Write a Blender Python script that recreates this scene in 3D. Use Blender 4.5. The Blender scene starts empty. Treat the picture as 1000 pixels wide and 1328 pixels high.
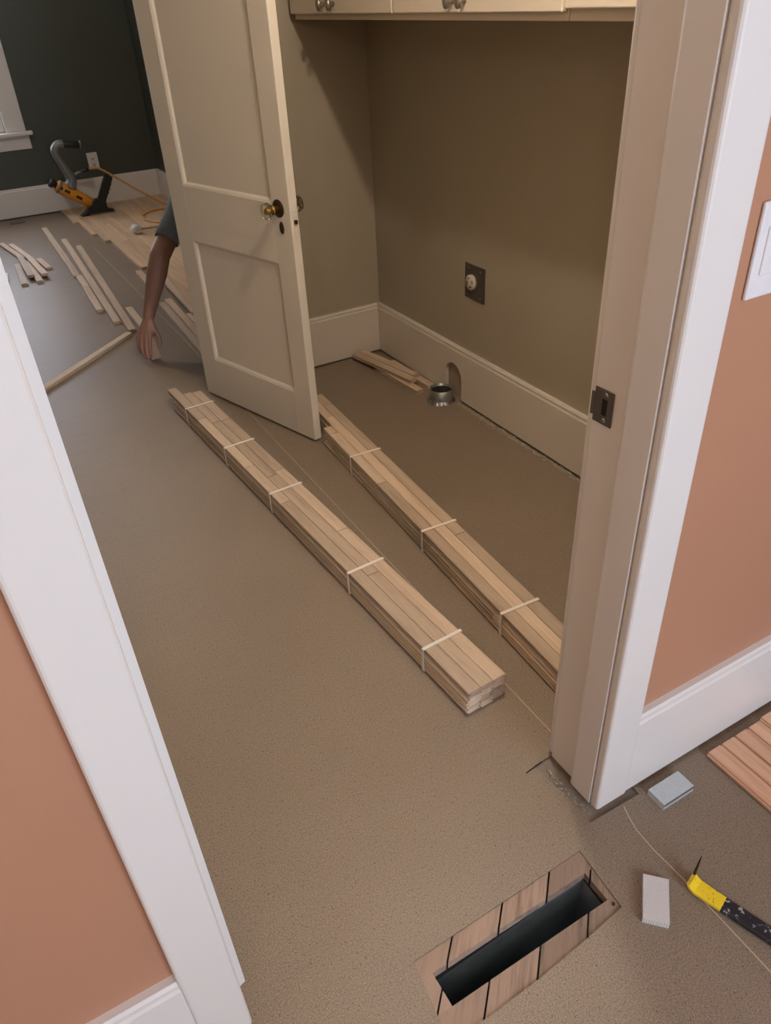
import bpy, bmesh, math, random
from mathutils import Vector, Matrix
from mathutils.geometry import tessellate_polygon
random.seed(7)
PI = math.pi
S = bpy.context.scene
COL = S.collection

# ------------------------------------------------------------------ camera
F = 988.0
cd = bpy.data.cameras.new('camera'); cam = bpy.data.objects.new('camera', cd); COL.objects.link(cam)
def cam_dir(px, py): return Vector((px - 500, -(py - 664), -F)).normalized()
zc = -cam_dir(580, 2100)
yc = cam_dir(-180, 25); yc = (yc - zc * yc.dot(zc)).normalized()
xc = yc.cross(zc)
R = Matrix((xc, yc, zc)).to_4x4()
cam.matrix_world = Matrix.Translation((0, 0, 1.5)) @ R
cd.sensor_fit = 'VERTICAL'; cd.sensor_height = 24.0; cd.lens = F / 1328 * 24.0
cd.clip_start = 0.02; cd.clip_end = 60
S.camera = cam

# ------------------------------------------------------------------ world, light, exposure
w = bpy.data.worlds.new('world'); S.world = w; w.use_nodes = True
w.node_tree.nodes['Background'].inputs[0].default_value = (0.62, 0.75, 1.0, 1)
w.node_tree.nodes['Background'].inputs[1].default_value = 1.2
S.view_settings.view_transform = 'Standard'; S.view_settings.look = 'None'
S.view_settings.exposure = 0.50; S.view_settings.gamma = 1.0
S.view_settings.use_curve_mapping = False

def area(name, loc, target, sx, sy, power, col):
    l = bpy.data.lights.new(name, 'AREA'); l.shape = 'RECTANGLE'; l.size = sx; l.size_y = sy
    l.energy = power; l.color = col
    o = bpy.data.objects.new(name, l); COL.objects.link(o); o.location = loc
    o.rotation_euler = (Vector(target) - Vector(loc)).to_track_quat('-Z', 'Y').to_euler()
    return o
# daylight through the window behind the camera and through the far bedroom window
area('daylight_near', (0.75, -2.36, 1.45), (0.45, 0, 1.30), 1.4, 1.3, 62, (0.67, 0.81, 1.0))
area('daylight_far', (0.10, 7.74, 1.35), (0.10, 0, 1.0), 1.2, 1.3, 20, (0.84, 0.88, 1.0))

# ------------------------------------------------------------------ helpers
def tag(o, label=None, cat=None, group=None, kind=None):
    if label: o['label'] = label
    if cat: o['category'] = cat
    if group: o['group'] = group
    if kind: o['kind'] = kind
    return o

def base_of(p):
    v = Vector((0, 0, 0))
    while p is not None:
        v += Vector(p.location); p = p.parent
    return v

def obj(name, bm, mat, parent=None, smooth=False, loc=None):
    """link a bmesh built in world coordinates as ONE mesh object"""
    me = bpy.data.meshes.new(name)
    pb = base_of(parent)
    off = Vector(loc) if loc is not None else pb
    bm.normal_update()
    bmesh.ops.translate(bm, verts=bm.verts, vec=-off)
    bm.to_mesh(me); bm.free()
    o = bpy.data.objects.new(name, me); COL.objects.link(o)
    if parent: o.parent = parent
    o.location = off - pb
    if isinstance(mat, (list, tuple)):
        for m in mat: me.materials.append(m)
    else: me.materials.append(mat)
    if smooth:
        for p in me.polygons: p.use_smooth = True
    return o

def thing(name, loc, label, cat, group=None):
    o = bpy.data.objects.new(name, None); COL.objects.link(o); o.location = loc
    o.empty_display_size = 0.05
    return tag(o, label, cat, group)

def add_box(bm, lo, hi, M=None, bev=0.0, seg=2, mi=0):
    c = [(lo[i] + hi[i]) / 2 for i in range(3)]; s = [hi[i] - lo[i] for i in range(3)]
    r = bmesh.ops.create_cube(bm, size=1.0, matrix=Matrix.Translation(c) @ Matrix.Diagonal((*s, 1)))
    vs = r['verts']; fs = set(f for v in vs for f in v.link_faces)
    for f in fs: f.material_index = mi
    if bev > 0:
        es = list(set(e for v in vs for e in v.link_edges))
        rr = bmesh.ops.bevel(bm, geom=es, offset=bev, segments=seg, affect='EDGES', profile=0.5)
        vs = list(set(v for f in rr['faces'] for v in f.verts) | set(v for v in vs if v.is_valid))
    if M is not None: bmesh.ops.transform(bm, matrix=M, verts=vs)
    return vs

def box(name, lo, hi, mat, parent=None, bev=0.0, seg=2, M=None):
    bm = bmesh.new(); add_box(bm, lo, hi, M, bev, seg)
    return obj(name, bm, mat, parent)

def add_prism(bm, pts, axis, a, b, M=None, mi=0):
    """extrude a 2D polygon along axis from a to b; pts are in the two other axes in order"""
    def mk(p, t):
        if axis == 'x': return (t, p[0], p[1])
        if axis == 'y': return (p[0], t, p[1])
        return (p[0], p[1], t)
    A = [bm.verts.new(mk(p, a)) for p in pts]; B = [bm.verts.new(mk(p, b)) for p in pts]
    n = len(pts); fs = [bm.faces.new(A), bm.faces.new(B[::-1])]
    for i in range(n): fs.append(bm.faces.new((A[i], B[i], B[(i + 1) % n], A[(i + 1) % n])))
    bmesh.ops.recalc_face_normals(bm, faces=fs)
    for f in fs: f.material_index = mi
    if M is not None: bmesh.ops.transform(bm, matrix=M, verts=A + B)
    return A + B

def add_lathe(bm, prof, seg=24, M=None, mi=0, caps=True):
    """prof: (r, z) list round local z"""
    rings = []
    for r, z in prof:
        rings.append([bm.verts.new((r * math.cos(2 * PI * k / seg), r * math.sin(2 * PI * k / seg), z)) for k in range(seg)])
    fs = []
    for a, b in zip(rings, rings[1:]):
        for k in range(seg): fs.append(bm.faces.new((a[k], a[(k + 1) % seg], b[(k + 1) % seg], b[k])))
    if caps:
        if prof[0][0] > 1e-6: fs.append(bm.faces.new(rings[0][::-1]))
        if prof[-1][0] > 1e-6: fs.append(bm.faces.new(rings[-1]))
    for f in fs: f.material_index = mi
    vs = [v for r in rings for v in r]
    if M is not None: bmesh.ops.transform(bm, matrix=M, verts=vs)
    return vs

def add_tube(bm, pts, rad, seg=10, mi=0):
    pts = [Vector(p) for p in pts]
    rads = rad if isinstance(rad, (list, tuple)) else [rad] * len(pts)
    t0 = (pts[1] - pts[0]).normalized()
    up = Vector((0, 0, 1)) if abs(t0.z) < 0.9 else Vector((1, 0, 0))
    n = t0.cross(up).normalized(); rings = []
    for i, p in enumerate(pts):
        t = (pts[min(i + 1, len(pts) - 1)] - pts[max(i - 1, 0)]).normalized()
        n = (n - t * n.dot(t)).normalized(); b = t.cross(n)
        rings.append([bm.verts.new(p + (n * math.cos(2 * PI * k / seg) + b * math.sin(2 * PI * k / seg)) * rads[i]) for k in range(seg)])
    fs = []
    for a, c in zip(rings, rings[1:]):
        for k in range(seg): fs.append(bm.faces.new((a[k], a[(k + 1) % seg], c[(k + 1) % seg], c[k])))
    fs.append(bm.faces.new(rings[0][::-1])); fs.append(bm.faces.new(rings[-1]))
    bmesh.ops.recalc_face_normals(bm, faces=fs)
    for f in fs: f.material_index = mi
    return [v for r in rings for v in r]

def spline(P, n=8):
    P = [Vector(p) for p in P]; out = []
    Q = [P[0] * 2 - P[1]] + P + [P[-1] * 2 - P[-2]]
    for i in range(1, len(Q) - 2):
        p0, p1, p2, p3 = Q[i - 1:i + 3]
        for k in range(n):
            t = k / n
            out.append(0.5 * ((2 * p1) + (p2 - p0) * t + (2 * p0 - 5 * p1 + 4 * p2 - p3) * t * t + (3 * p1 - p0 - 3 * p2 + p3) * t ** 3))
    out.append(P[-1]); return out

def frame(origin, xdir, zdir=(0, 0, 1)):
    z = Vector(zdir).normalized(); x = Vector(xdir); x = (x - z * x.dot(z)).normalized(); y = z.cross(x)
    M = Matrix((x, y, z)).transposed().to_4x4(); M.translation = Vector(origin); return M

# ------------------------------------------------------------------ materials
def srgb(r, g, b):
    f = lambda c: (c / 255 / 12.92) if c / 255 <= 0.04045 else ((c / 255 + 0.055) / 1.055) ** 2.4
    return (f(r), f(g), f(b), 1)
class N:
    def __init__(s, name):
        s.m = bpy.data.materials.new(name); s.m.use_nodes = True
        s.t = s.m.node_tree; s.b = s.t.nodes['Principled BSDF']; s.tc = None
    def n(s, typ, **kw):
        x = s.t.nodes.new(typ)
        for k, v in kw.items():
            if hasattr(x, k): setattr(x, k, v)
            else: x.inputs[k.replace('_', ' ')].default_value = v
        return x
    def l(s, a, b): s.t.links.new(a, b)
    def coord(s, scale=(1, 1, 1), which='Object', rnd=False):
        tc = s.n('ShaderNodeTexCoord'); mp = s.n('ShaderNodeMapping'); mp.inputs['Scale'].default_value = scale
        s.l(tc.outputs[which], mp.inputs['Vector'])
        if rnd:
            oi = s.n('ShaderNodeObjectInfo'); vm = s.n('ShaderNodeVectorMath'); vm.operation = 'SCALE'
            vm.inputs[0].default_value = (37, 91, 53); s.l(oi.outputs['Random'], vm.inputs['Scale'])
            s.l(vm.outputs[0], mp.inputs['Location'])
        return mp.outputs[0]
    def noise(s, vec, scale, detail=3, rough=0.55):
        x = s.n('ShaderNodeTexNoise'); x.inputs['Scale'].default_value = scale; x.inputs['Detail'].default_value = detail
        x.inputs['Roughness'].default_value = rough; s.l(vec, x.inputs['Vector']); return x.outputs['Fac']
    def ramp(s, fac, stops):
        x = s.n('ShaderNodeValToRGB'); e = x.color_ramp.elements
        while len(e) < len(stops): e.new(0.5)
        for el, (p, c) in zip(e, stops): el.position = p; el.color = c if len(c) == 4 else (*c, 1)
        s.l(fac, x.inputs[0]); return x.outputs[0]
    def mix(s, fac, a, b, mode='MIX'):
        x = s.n('ShaderNodeMixRGB'); x.blend_type = mode
        for i, v in ((0, fac), (1, a), (2, b)):
            if hasattr(v, 'is_linked'): s.l(v, x.inputs[i])
            else: x.inputs[i].default_value = v
        return x.outputs[0]
    def bump(s, h, strength=0.2, dist=0.002):
        x = s.n('ShaderNodeBump'); x.inputs['Strength'].default_value = strength; x.inputs['Distance'].default_value = dist
        s.l(h, x.inputs['Height']); s.l(x.outputs[0], s.b.inputs['Normal'])
    def set(s, col=None, rough=None, metal=None, spec=None):
        if col is not None:
            if hasattr(col, 'is_linked'): s.l(col, s.b.inputs['Base Color'])
            else: s.b.inputs['Base Color'].default_value = col
        if rough is not None: s.b.inputs['Roughness'].default_value = rough
        if metal is not None: s.b.inputs['Metallic'].default_value = metal
        if spec is not None: s.b.inputs['Specular IOR Level'].default_value = spec
        return s

def paint(name, col, rough=0.5, var=0.04, bump=0.06, bscale=180, spec=0.5):
    m = N(name); v = m.coord()
    c2 = tuple(x * (1 - var * 2) for x in col[:3]) + (1,)
    m.set(m.mix(m.noise(v, 2.2, 3), col, c2), rough, spec=spec)
    m.bump(m.noise(v, bscale, 2), bump, 0.001)
    return m.m
def plain(name, col, rough=0.5, metal=0.0, var=0.12, sc=30):
    m = N(name); v = m.coord()
    c2 = tuple(x * (1 - var) for x in col[:3]) + (1,)
    m.set(m.mix(m.noise(v, sc, 3), col, c2), rough, metal)
    return m.m

M_white = paint('white_trim_paint', srgb(226, 218, 210), 0.32, 0.02, 0.05, 60)
M_door = paint('cream_door_paint', srgb(224, 212, 194), 0.38, 0.03, 0.08, 45)
M_cab = paint('cream_cabinet_paint', srgb(222, 208, 188), 0.4, 0.02, 0.05, 60)
M_terra = paint('terracotta_wall_paint', srgb(184, 133, 103), 0.42, 0.04, 0.08, 220)
M_khaki = paint('khaki_wall_paint', srgb(170, 158, 137), 0.55, 0.05, 0.12, 260)
M_green = paint('dark_green_wall_paint', srgb(72, 75, 66), 0.5, 0.05, 0.1, 220)
M_ceil = paint('white_ceiling_paint', srgb(225, 218, 208), 0.8, 0.02, 0.1, 120)
M_base2 = paint('laundry_baseboard_paint', srgb(216, 205, 189), 0.42, 0.04, 0.06, 50)

def mk_paper():
    m = N('brown_floor_paper'); v = m.coord()
    big = m.ramp(m.noise(v, 1.7, 4), [(0.3, srgb(150, 131, 110)), (0.7, srgb(162, 143, 122))])
    fib = m.noise(m.coord((1, 1, 1)), 420, 3, 0.8)
    c = m.mix(m.ramp(fib, [(0.36, (1, 1, 1, 1)), (0.54, (0, 0, 0, 1))]), big, srgb(100, 84, 69))
    c = m.mix(m.ramp(m.noise(v, 290, 3, 0.8), [(0.36, (.8, .8, .8, 1)), (0.58, (0, 0, 0, 1))]), c, srgb(114, 98, 82))
    c = m.mix(m.ramp(m.noise(v, 230, 3, 0.8), [(0.60, (0, 0, 0, 1)), (0.74, (0.75, 0.75, 0.75, 1))]), c, srgb(180, 160, 136))
    sp = m.ramp(m.noise(m.coord((1, 0.6, 1)), 300, 2), [(0.63, (0, 0, 0, 1)), (0.69, (1, 1, 1, 1))])
    c = m.mix(sp, c, srgb(82, 66, 52))
    m.set(c, 0.46, spec=0.45)
    b1 = m.noise(m.coord((1.2, 5.0, 1)), 2.4, 3)
    b2 = m.noise(v, 420, 2)
    ad = m.n('ShaderNodeMath', operation='MULTIPLY_ADD'); ad.inputs[1].default_value = 0.012
    m.l(b2, ad.inputs[0]); m.l(b1, ad.inputs[2])
    m.bump(ad.outputs[0], 0.25, 0.010)
    return m.m
M_paper = mk_paper()

def mk_wood(name, light, dark, line, seed=0.0, var=0.30, rough=0.55):
    """board lies along local Y"""
    m = N(name)
    v = m.coord((26, 1.6, 26), rnd=True)
    g = m.noise(v, 1.6, 5, 0.62)
    c = m.ramp(g, [(0.28, dark), (0.5, light), (0.78, tuple(min(1, x * 1.12) for x in light[:3]) + (1,))])
    pore = m.noise(m.coord((300, 9, 300), rnd=True), 1.5, 2)
    c = m.mix(m.ramp(pore, [(0.60, (0, 0, 0, 1)), (0.74, (0.5, 0.5, 0.5, 1))]), c, line)
    oi = m.n('ShaderNodeObjectInfo')
    k = m.n('ShaderNodeMapRange'); k.inputs['To Min'].default_value = 1 - var; k.inputs['To Max'].default_value = 1.08
    m.l(oi.outputs['Random'], k.inputs['Value'])
    hs = m.n('ShaderNodeHueSaturation'); m.l(k.outputs[0], hs.inputs['Value']); m.l(c, hs.inputs['Color'])
    m.set(hs.outputs[0], rough, spec=0.35)
    m.bump(pore, 0.12, 0.001)
    return m.m
M_oak = mk_wood('raw_oak', srgb(214, 188, 162), srgb(192, 164, 138), srgb(144, 117, 96), var=.30)
M_oak_laid = mk_wood('raw_oak_laid', srgb(208, 176, 142), srgb(188, 154, 120), srgb(156, 124, 96), var=0.16)
M_oak_pink = mk_wood('raw_red_oak', srgb(222, 176, 143), srgb(200, 148, 114), srgb(176, 124, 94), var=0.10)
M_sub = mk_wood('old_subfloor_plank', srgb(168, 142, 122), srgb(112, 92, 80), srgb(84, 68, 60), var=0.34, rough=0.75)
M_subslab = plain('dark_subfloor', srgb(150, 134, 118), 0.85, 0, 0.45, 40)
M_pale = plain('pale_paper_edge', srgb(196, 172, 142), 0.7)
M_strap = plain('white_plastic_strap', srgb(244, 234, 220), 0.4)
M_black = plain('black_plastic', srgb(30, 29, 30), 0.42)
M_orange = plain('orange_yellow_enamel', srgb(226, 150, 40), 0.35)
M_hose = plain('orange_hose_rubber', srgb(218, 160, 88), 0.45)
M_alu = plain('cast_aluminium', srgb(132, 130, 126), 0.42, 0.5)
M_steel = plain('brushed_steel', srgb(150, 148, 145), 0.32, 0.85)
M_dsteel = plain('grey_steel_plate', srgb(108, 100, 92), 0.42, 0.55)
M_nickel = plain('brushed_nickel', srgb(176, 168, 156), 0.30, 0.9)
M_galv = plain('galvanised_duct', srgb(150, 163, 170), 0.6, 0.15, 0.45, 22)
M_bronze = plain('aged_bronze', srgb(74, 56, 42), 0.38, 0.75)
M_brass = plain('aged_brass', srgb(176, 140, 72), 0.30, 0.9)
M_dark = plain('dark_hole', srgb(18, 16, 15), 0.8)
M_ivory = plain('ivory_plastic', srgb(214, 202, 186), 0.4)
M_plast = plain('white_plastic', srgb(232, 226, 224), 0.3)
M_skin = plain('skin', srgb(160, 118, 98), 0.5, 0, 0.18, 14)
M_shirt = plain('grey_cotton', srgb(126, 136, 144), 0.9, 0, 0.2, 60)
M_jeans = plain('dark_denim', srgb(46, 52, 66), 0.9, 0, 0.2, 60)
M_hair = plain('brown_hair', srgb(60, 44, 34), 0.7)
M_boot = plain('brown_leather', srgb(92, 66, 46), 0.6)
M_rubber = plain('white_rubber', srgb(214, 206, 194), 0.6)
M_crumb = plain('plaster_crumb', srgb(176, 160, 140), 0.9, 0, 0.4, 90)
M_eye = plain('eye_white', srgb(225, 220, 212), 0.3)

def mk_staple(name, col, dirx):
    m = N(name); v = m.coord((1, 1, 1))
    wv = m.n('ShaderNodeTexWave'); wv.bands_direction = dirx; wv.inputs['Scale'].default_value = 95
    wv.inputs['Distortion'].default_value = 1.2; m.l(v, wv.inputs['Vector'])
    c2 = tuple(x * 0.72 for x in col[:3]) + (1,)
    m.set(m.mix(wv.outputs['Fac'], c2, col), 0.36, 0.25); m.bump(wv.outputs['Fac'], 0.3, 0.001)
    return m.m
M_st1 = mk_staple('collated_steel_bluish', srgb(222, 230, 230), 'Y')
M_st2 = mk_staple('collated_steel_bright', srgb(238, 234, 230), 'Y')
M_st3 = mk_staple('collated_steel_pinkish', srgb(160, 130, 116), 'X')

def mk_glass(name, col=(1, 1, 1, 1), rough=0.02):
    m = N(name); m.set(col, rough); m.b.inputs['Transmission Weight'].default_value = 1.0; m.b.inputs['IOR'].default_value = 1.46
    return m.m
M_glass = mk_glass('clear_cut_glass', (0.93, 0.95, 0.88, 1))
def mk_pane():
    m = N('window_glass'); t = m.n('ShaderNodeBsdfTransparent'); g = m.n('ShaderNodeBsdfGlossy'); g.inputs['Roughness'].default_value = 0.02
    x = m.n('ShaderNodeMixShader'); x.inputs[0].default_value = 0.06
    m.l(t.outputs[0], x.inputs[1]); m.l(g.outputs[0], x.inputs[2]); m.l(x.outputs[0], m.t.nodes['Material Output'].inputs[0])
    return m.m
M_pane = mk_pane()
def mk_bar():
    m = N('chipped_black_paint'); v = m.coord()
    f = m.ramp(m.noise(v, 95, 4, 0.7), [(0.58, (0, 0, 0, 1)), (0.62, (1, 1, 1, 1))])
    m.set(m.mix(f, srgb(30, 32, 40), srgb(168, 164, 160)), 0.4); return m.m
def mk_bary():
    m = N('chipped_yellow_paint'); v = m.coord()
    f = m.ramp(m.noise(v, 120, 4, 0.7), [(0.60, (0, 0, 0, 1)), (0.63, (1, 1, 1, 1))])
    m.set(m.mix(f, srgb(240, 205, 40), srgb(70, 62, 58)), 0.4); return m.m
M_bar, M_bary = mk_bar(), mk_bary()
def mk_emit(name, col, st):
    m = N(name); m.set(col, 0.5); m.b.inputs['Emission Color'].default_value = col; m.b.inputs['Emission Strength'].default_value = st
    return m.m
M_lampglass = mk_emit('lit_opal_glass', (1.0, 0.80, 0.56, 1), 3.0)

# ------------------------------------------------------------------ setting: floor
CEIL = 2.45
X0, X1, Y0, YF = -1.75, 2.35, -2.30, 7.60          # overall footprint
OUT = [(.336, .611), (.747, .618), (.736, .486), (.640, .476), (.517, .467), (.395, .464), (.318, .470)]
INN = [(.358, .573), (.724, .581), (.721, .511), (.353, .514)]
NOTCH = [(.800, .832), (.848, .834), (.95, .832), (.95, .652), (.811, .655), (.812, .72), (.804, .79)]

def plate(name, outer, holes, z0, z1, mat, parent=None):
    loops = [[Vector((x, y, 0)) for x, y in outer]] + [[Vector((x, y, 0)) for x, y in h] for h in holes]
    flat = [p for l in loops for p in l]
    tris = tessellate_polygon(loops)
    bm = bmesh.new()
    T = [bm.verts.new((p.x, p.y, z1)) for p in flat]; B = [bm.verts.new((p.x, p.y, z0)) for p in flat]
    for t in tris:
        try:
            bm.faces.new([T[i] for i in t]); bm.faces.new([B[i] for i in reversed(t)])
        except ValueError: pass
    k = 0
    for l in loops:
        n = len(l)
        for i in range(n):
            a, b = k + i, k + (i + 1) % n
            bm.faces.new((T[a], B[a], B[b], T[b]))
        k += n
    bmesh.ops.recalc_face_normals(bm, faces=bm.faces)
    return obj(name, bm, mat, parent)

RECT = [(X0, Y0), (X1, Y0), (X1, YF), (X0, YF)]
EXR = [(.275, .425), (.785, .425), (.785, .65), (.275, .65)]
floor = plate('floor', RECT, [EXR], -0.030, -0.006, M_subslab)
tag(floor, kind='structure')
plate('paper_sheet', RECT, [OUT, NOTCH], -0.0022, 0.0, M_paper, floor)

# old diagonal planks showing round the register opening
def clip(poly, nx, ny, d):             # keep nx*x+ny*y <= d
    out = []
    for i in range(len(poly)):
        a, b = poly[i], poly[(i + 1) % len(poly)]
        da, db = nx * a[0] + ny * a[1] - d, nx * b[0] + ny * b[1] - d
        if da <= 0: out.append(a)
        if da * db < 0:
            t = da / (da - db); out.append((a[0] + (b[0] - a[0]) * t, a[1] + (b[1] - a[1]) * t))
    return out
L, Rr, T_, B_ = INN[0][0], INN[1][0], 0.577, 0.512
EX = (.276, .784, .426, .649)
bands = {'U': [[(EX[0], T_), (EX[1], T_), (EX[1], EX[3]), (EX[0], EX[3])], [(EX[0], B_), (L - .003, B_), (L - .003, T_), (EX[0], T_)]],
         'D': [[(EX[0], EX[2]), (EX[1], EX[2]), (EX[1], B_), (EX[0], B_)], [(Rr, B_), (EX[1], B_), (EX[1], T_), (Rr, T_)]]}
pitch = 0.119; g = 0.0026
for key in bands:
    for k in range(-4, 5):
        c0 = 0.048 - 0.004 * (key == 'D') + k * pitch; c1 = c0 + pitch          # x - y between c0 and c1
        bm = bmesh.new(); cnt = 0
        for b in bands[key]:
            p = clip(clip(b, 1, -1, c1 - g), -1, 1, -(c0 + g))
            if len(p) >= 3:
                add_prism(bm, p, 'z', -0.024, -0.0030 - random.random() * 0.0012); cnt += 1
        if cnt:
            cx = sum(v.co.x for v in bm.verts) / len(bm.verts); cy = sum(v.co.y for v in bm.verts) / len(bm.verts)
            # turn so that the grain (local Y) follows the plank
            A = Matrix.Rotation(math.radians(45), 4, 'Z')
            bmesh.ops.translate(bm, verts=bm.verts, vec=(-cx, -cy, 0)); bmesh.ops.transform(bm, matrix=A, verts=bm.verts)
            o = obj('plank', bm, M_sub, floor, loc=(0, 0, 0)); o.location = (cx, cy, 0); o.rotation_euler = (0, 0, -math.radians(45))
        else: bm.free()
plate('light_block', EXR, [INN], -.030, -.0242, M_dark, floor)  # dark plate added below the planks to block light leaking through their gaps
bm = bmesh.new(); add_lathe(bm, [(.0035, -.004), (.0035, -.0016), (0.0015, -.0012)], 10, Matrix.Translation((.728, .500, 0)))
obj('nail_head', bm, M_bronze, floor)

# pale lapped edges of the paper sheets
def strip(p, q, wd=0.003, h=0.0012):
    p, q = Vector((*p, 0)), Vector((*q, 0)); d = q - p
    bm = bmesh.new(); add_box(bm, (0, -wd / 2, 0.0), (d.length, wd / 2, h), frame(p, d))
    return obj('paper_edge', bm, M_pale, floor)
seam = [(.943, 3.50), (.919, 2.80), (.905, 1.80), (.897, .90), (.896, .84)]
for a, b in zip(seam, seam[1:]): strip(a, b, .0022)
for a, b in zip([(.965, 6.2), (.960, 4.9), (.950, 3.75)], [(.960, 4.9), (.950, 3.75), (.943, 3.5)]): strip(a, b, .003)
seam2 = [(.899, .648), (.889, .622), (.880, .590), (.877, .540), (.880, .47), (.879, .36), (.877, .20), (.872, -.3)]
for a, b in zip(seam2, seam2[1:]): strip(a, b, .0026)
bm = bmesh.new(); add_box(bm, (0, -.0012, 0), (.052, .0012, .0008), frame((.772, .826, 0), (.04, .004, 0)))
obj('paper_slit', bm, M_dark, floor)

# galvanised boot below the register opening
duct = thing('duct_boot', (.54, .543, -.22), 'dark galvanised duct boot sunk in the cut-out register opening', 'duct')
for nm, lo, hi in (('side_panel', (.345, .584, -.22), (.735, .588, -.0305)), ('side_panel', (.345, .503, -.22), (.735, .507, -.0305)),
                   ('end_panel', (.345, .507, -.22), (.349, .584, -.0305)), ('end_panel', (.728, .507, -.22), (.732, .584, -.0305)),
                   ('bottom_panel', (.349, .507, -.22), (.728, .584, -.216))):
    box(nm, lo, hi, M_galv, duct)
bm = bmesh.new(); add_prism(bm, [(.507, -.19), (.560, -.145), (.560, -.148), (.507, -.193)], 'x', .352, .60)
obj('damper_flap', bm, M_galv, duct)

# ------------------------------------------------------------------ setting: walls
def wall_boxes(name, boxes, mat, kind='structure'):
    bm = bmesh.new()
    for lo, hi in boxes: add_box(bm, lo, hi)
    return tag(obj(name, bm, mat), kind=kind)
WT0, WT1 = .688, .752                # terracotta half of the doorway wall
WK1 = .828
OPL, OPR, OPT = -.008, .866, 2.06     # rough opening
def doorway_wall(name, y0, y1, mat, xa=X0, xb=X1, l=OPL, r=OPR, t=OPT):
    return wall_boxes(name, [((xa, y0, -.012), (l, y1, CEIL)), ((r, y0, -.012), (xb, y1, CEIL)), ((l, y0, t), (r, y1, CEIL))], mat)
doorway_wall('wall_doorway', WT0, WT1, M_terra)
XL = -.22
doorway_wall('wall_laundry_front', WT1, WK1, M_khaki)
XR = 1.745
wall_boxes('wall_laundry_right', [((XR, WK1, -.012), (XR + .1, 3.19, CEIL))], M_khaki)
wall_boxes('wall_laundry_left', [((XL - .1, WK1, -.012), (XL, 3.19, CEIL))], M_khaki)
FO_L, FO_R = -.005, .905
doorway_wall('wall_laundry_back', 3.19, 3.25, M_khaki, l=FO_L, r=FO_R)
doorway_wall('wall_bedroom_front', 3.25, 3.31, M_green, l=FO_L, r=FO_R)
XB = 1.912
wall_boxes('wall_bedroom_right', [((XB, 3.31, -.012), (XB + .1, YF, CEIL))], M_green)
wall_boxes('wall_bedroom_left', [((X0, 3.31, -.012), (X0 + .1, YF, CEIL))], M_green)
WX0, WX1, WZ0, WZ1 = -.55, .735, .66, 2.02
def window_wall(name, y0, y1, mat, a, b, z0, z1, xa=X0, xb=X1):
    return wall_boxes(name, [((xa, y0, -.012), (a, y1, CEIL)), ((b, y0, -.012), (xb, y1, CEIL)), ((a, y0, -.012), (b, y1, z0)), ((a, y0, z1), (b, y1, CEIL))], mat)
window_wall('wall_bedroom_back', YF, YF + .1, M_green, WX0, WX1, WZ0, WZ1)
window_wall('wall_near_back', Y0 - .1, Y0, M_terra, 0.0, 1.5, .75, 2.1)
wall_boxes('wall_near_left', [((X0 - .1, Y0, -.012), (X0, WT0, CEIL))], M_terra)
wall_boxes('wall_near_right', [((X1, Y0, -.012), (X1 + .1, WT0, CEIL))], M_terra)
wall_boxes('ceiling', [((X0, Y0, CEIL), (X1, YF, CEIL + .06))], M_ceil)

# windows
def window(name, a, b, z0, z1, yin, s):
    """yin: room face of the wall, s: +1 when outdoors lies towards +y"""
    e = bpy.data.objects.new(name, None); COL.objects.link(e); e.location = ((a + b) / 2, yin, z0); tag(e, kind='structure')
    cw, ct = .155, .022
    def bx(nm, x0, x1, ya, yb, za, zb, mat=M_white, bev=.003, par=e):
        lo, hi = sorted((yin + s * ya, yin + s * yb)); return box(nm, (x0, lo, za), (x1, hi, zb), mat, par, bev)
    bx('window_casing', a - cw, a, -ct, 0, z0, z1 + .1); bx('window_casing', b, b + cw, -ct, 0, z0, z1 + .1)
    bx('window_casing', a, b, -ct, 0, z1, z1 + .1)
    bx('window_sill', a - cw - .045, b + cw + .045, -.062, 0, z0 - .032, z0, bev=.008)
    bx('window_apron', a - cw - .012, b + cw + .012, -.018, 0, z0 - .135, z0 - .032)
    zm = (z0 + z1) / 2
    for (za, zb, d) in ((z0, zm + .02, .045), (zm - .02, z1, .07)):
        bx('sash_stile', a, a + .045, d - .02, d, za, zb); bx('sash_stile', b - .045, b, d - .02, d, za, zb)
        bx('sash_rail', a + .045, b - .045, d - .02, d, za, za + .05); bx('sash_rail', a + .045, b - .045, d - .02, d, zb - .045, zb)
        bx('glass_pane', a + .045, b - .045, d - .012, d - .008, za + .05, zb - .045, M_pane, 0)
window('window_1', WX0, WX1, WZ0, WZ1, YF, 1)
window('window_2', 0.0, 1.5, .75, 2.1, Y0, -1)

# baseboards
def base_prof(h=.25, t=.020):
    return [(0, .012), (t, .012), (t, h - .022), (t - .003, h - .016), (t - .003, h - .006), (t - .007, h), (0, h)]
def baseboard(name, axis, face, sgn, a, b, mat=M_white, h=.25):
    """axis: run direction; face: wall face coordinate; sgn: direction into the room"""
    bm = bmesh.new()
    pts = [(face + sgn * t, z) for t, z in base_prof(h)]
    add_prism(bm, pts, axis, a, b)
    return tag(obj(name, bm, mat), kind='structure')
baseboard('baseboard_doorway_right', 'x', WT0, -1, .9225, X1)
baseboard('baseboard_doorway_left', 'x', WT0, -1, X0, -.0475)
baseboard('baseboard_laundry_back', 'x', 3.19, -1, .985, XR - .0205, M_base2, .245)
baseboard('baseboard_laundry_left', 'y', XL, 1, WK1, 3.19, M_base2, .245)
baseboard('baseboard_bedroom_back', 'x', YF, -1, X0 + .12, XB - .021, M_white, .235)
baseboard('baseboard_bedroom_right', 'y', XB, -1, 3.31, YF, M_white, .235)
baseboard('baseboard_bedroom_left', 'y', X0 + .1, 1, 3.31, YF, M_white, .235)
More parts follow.
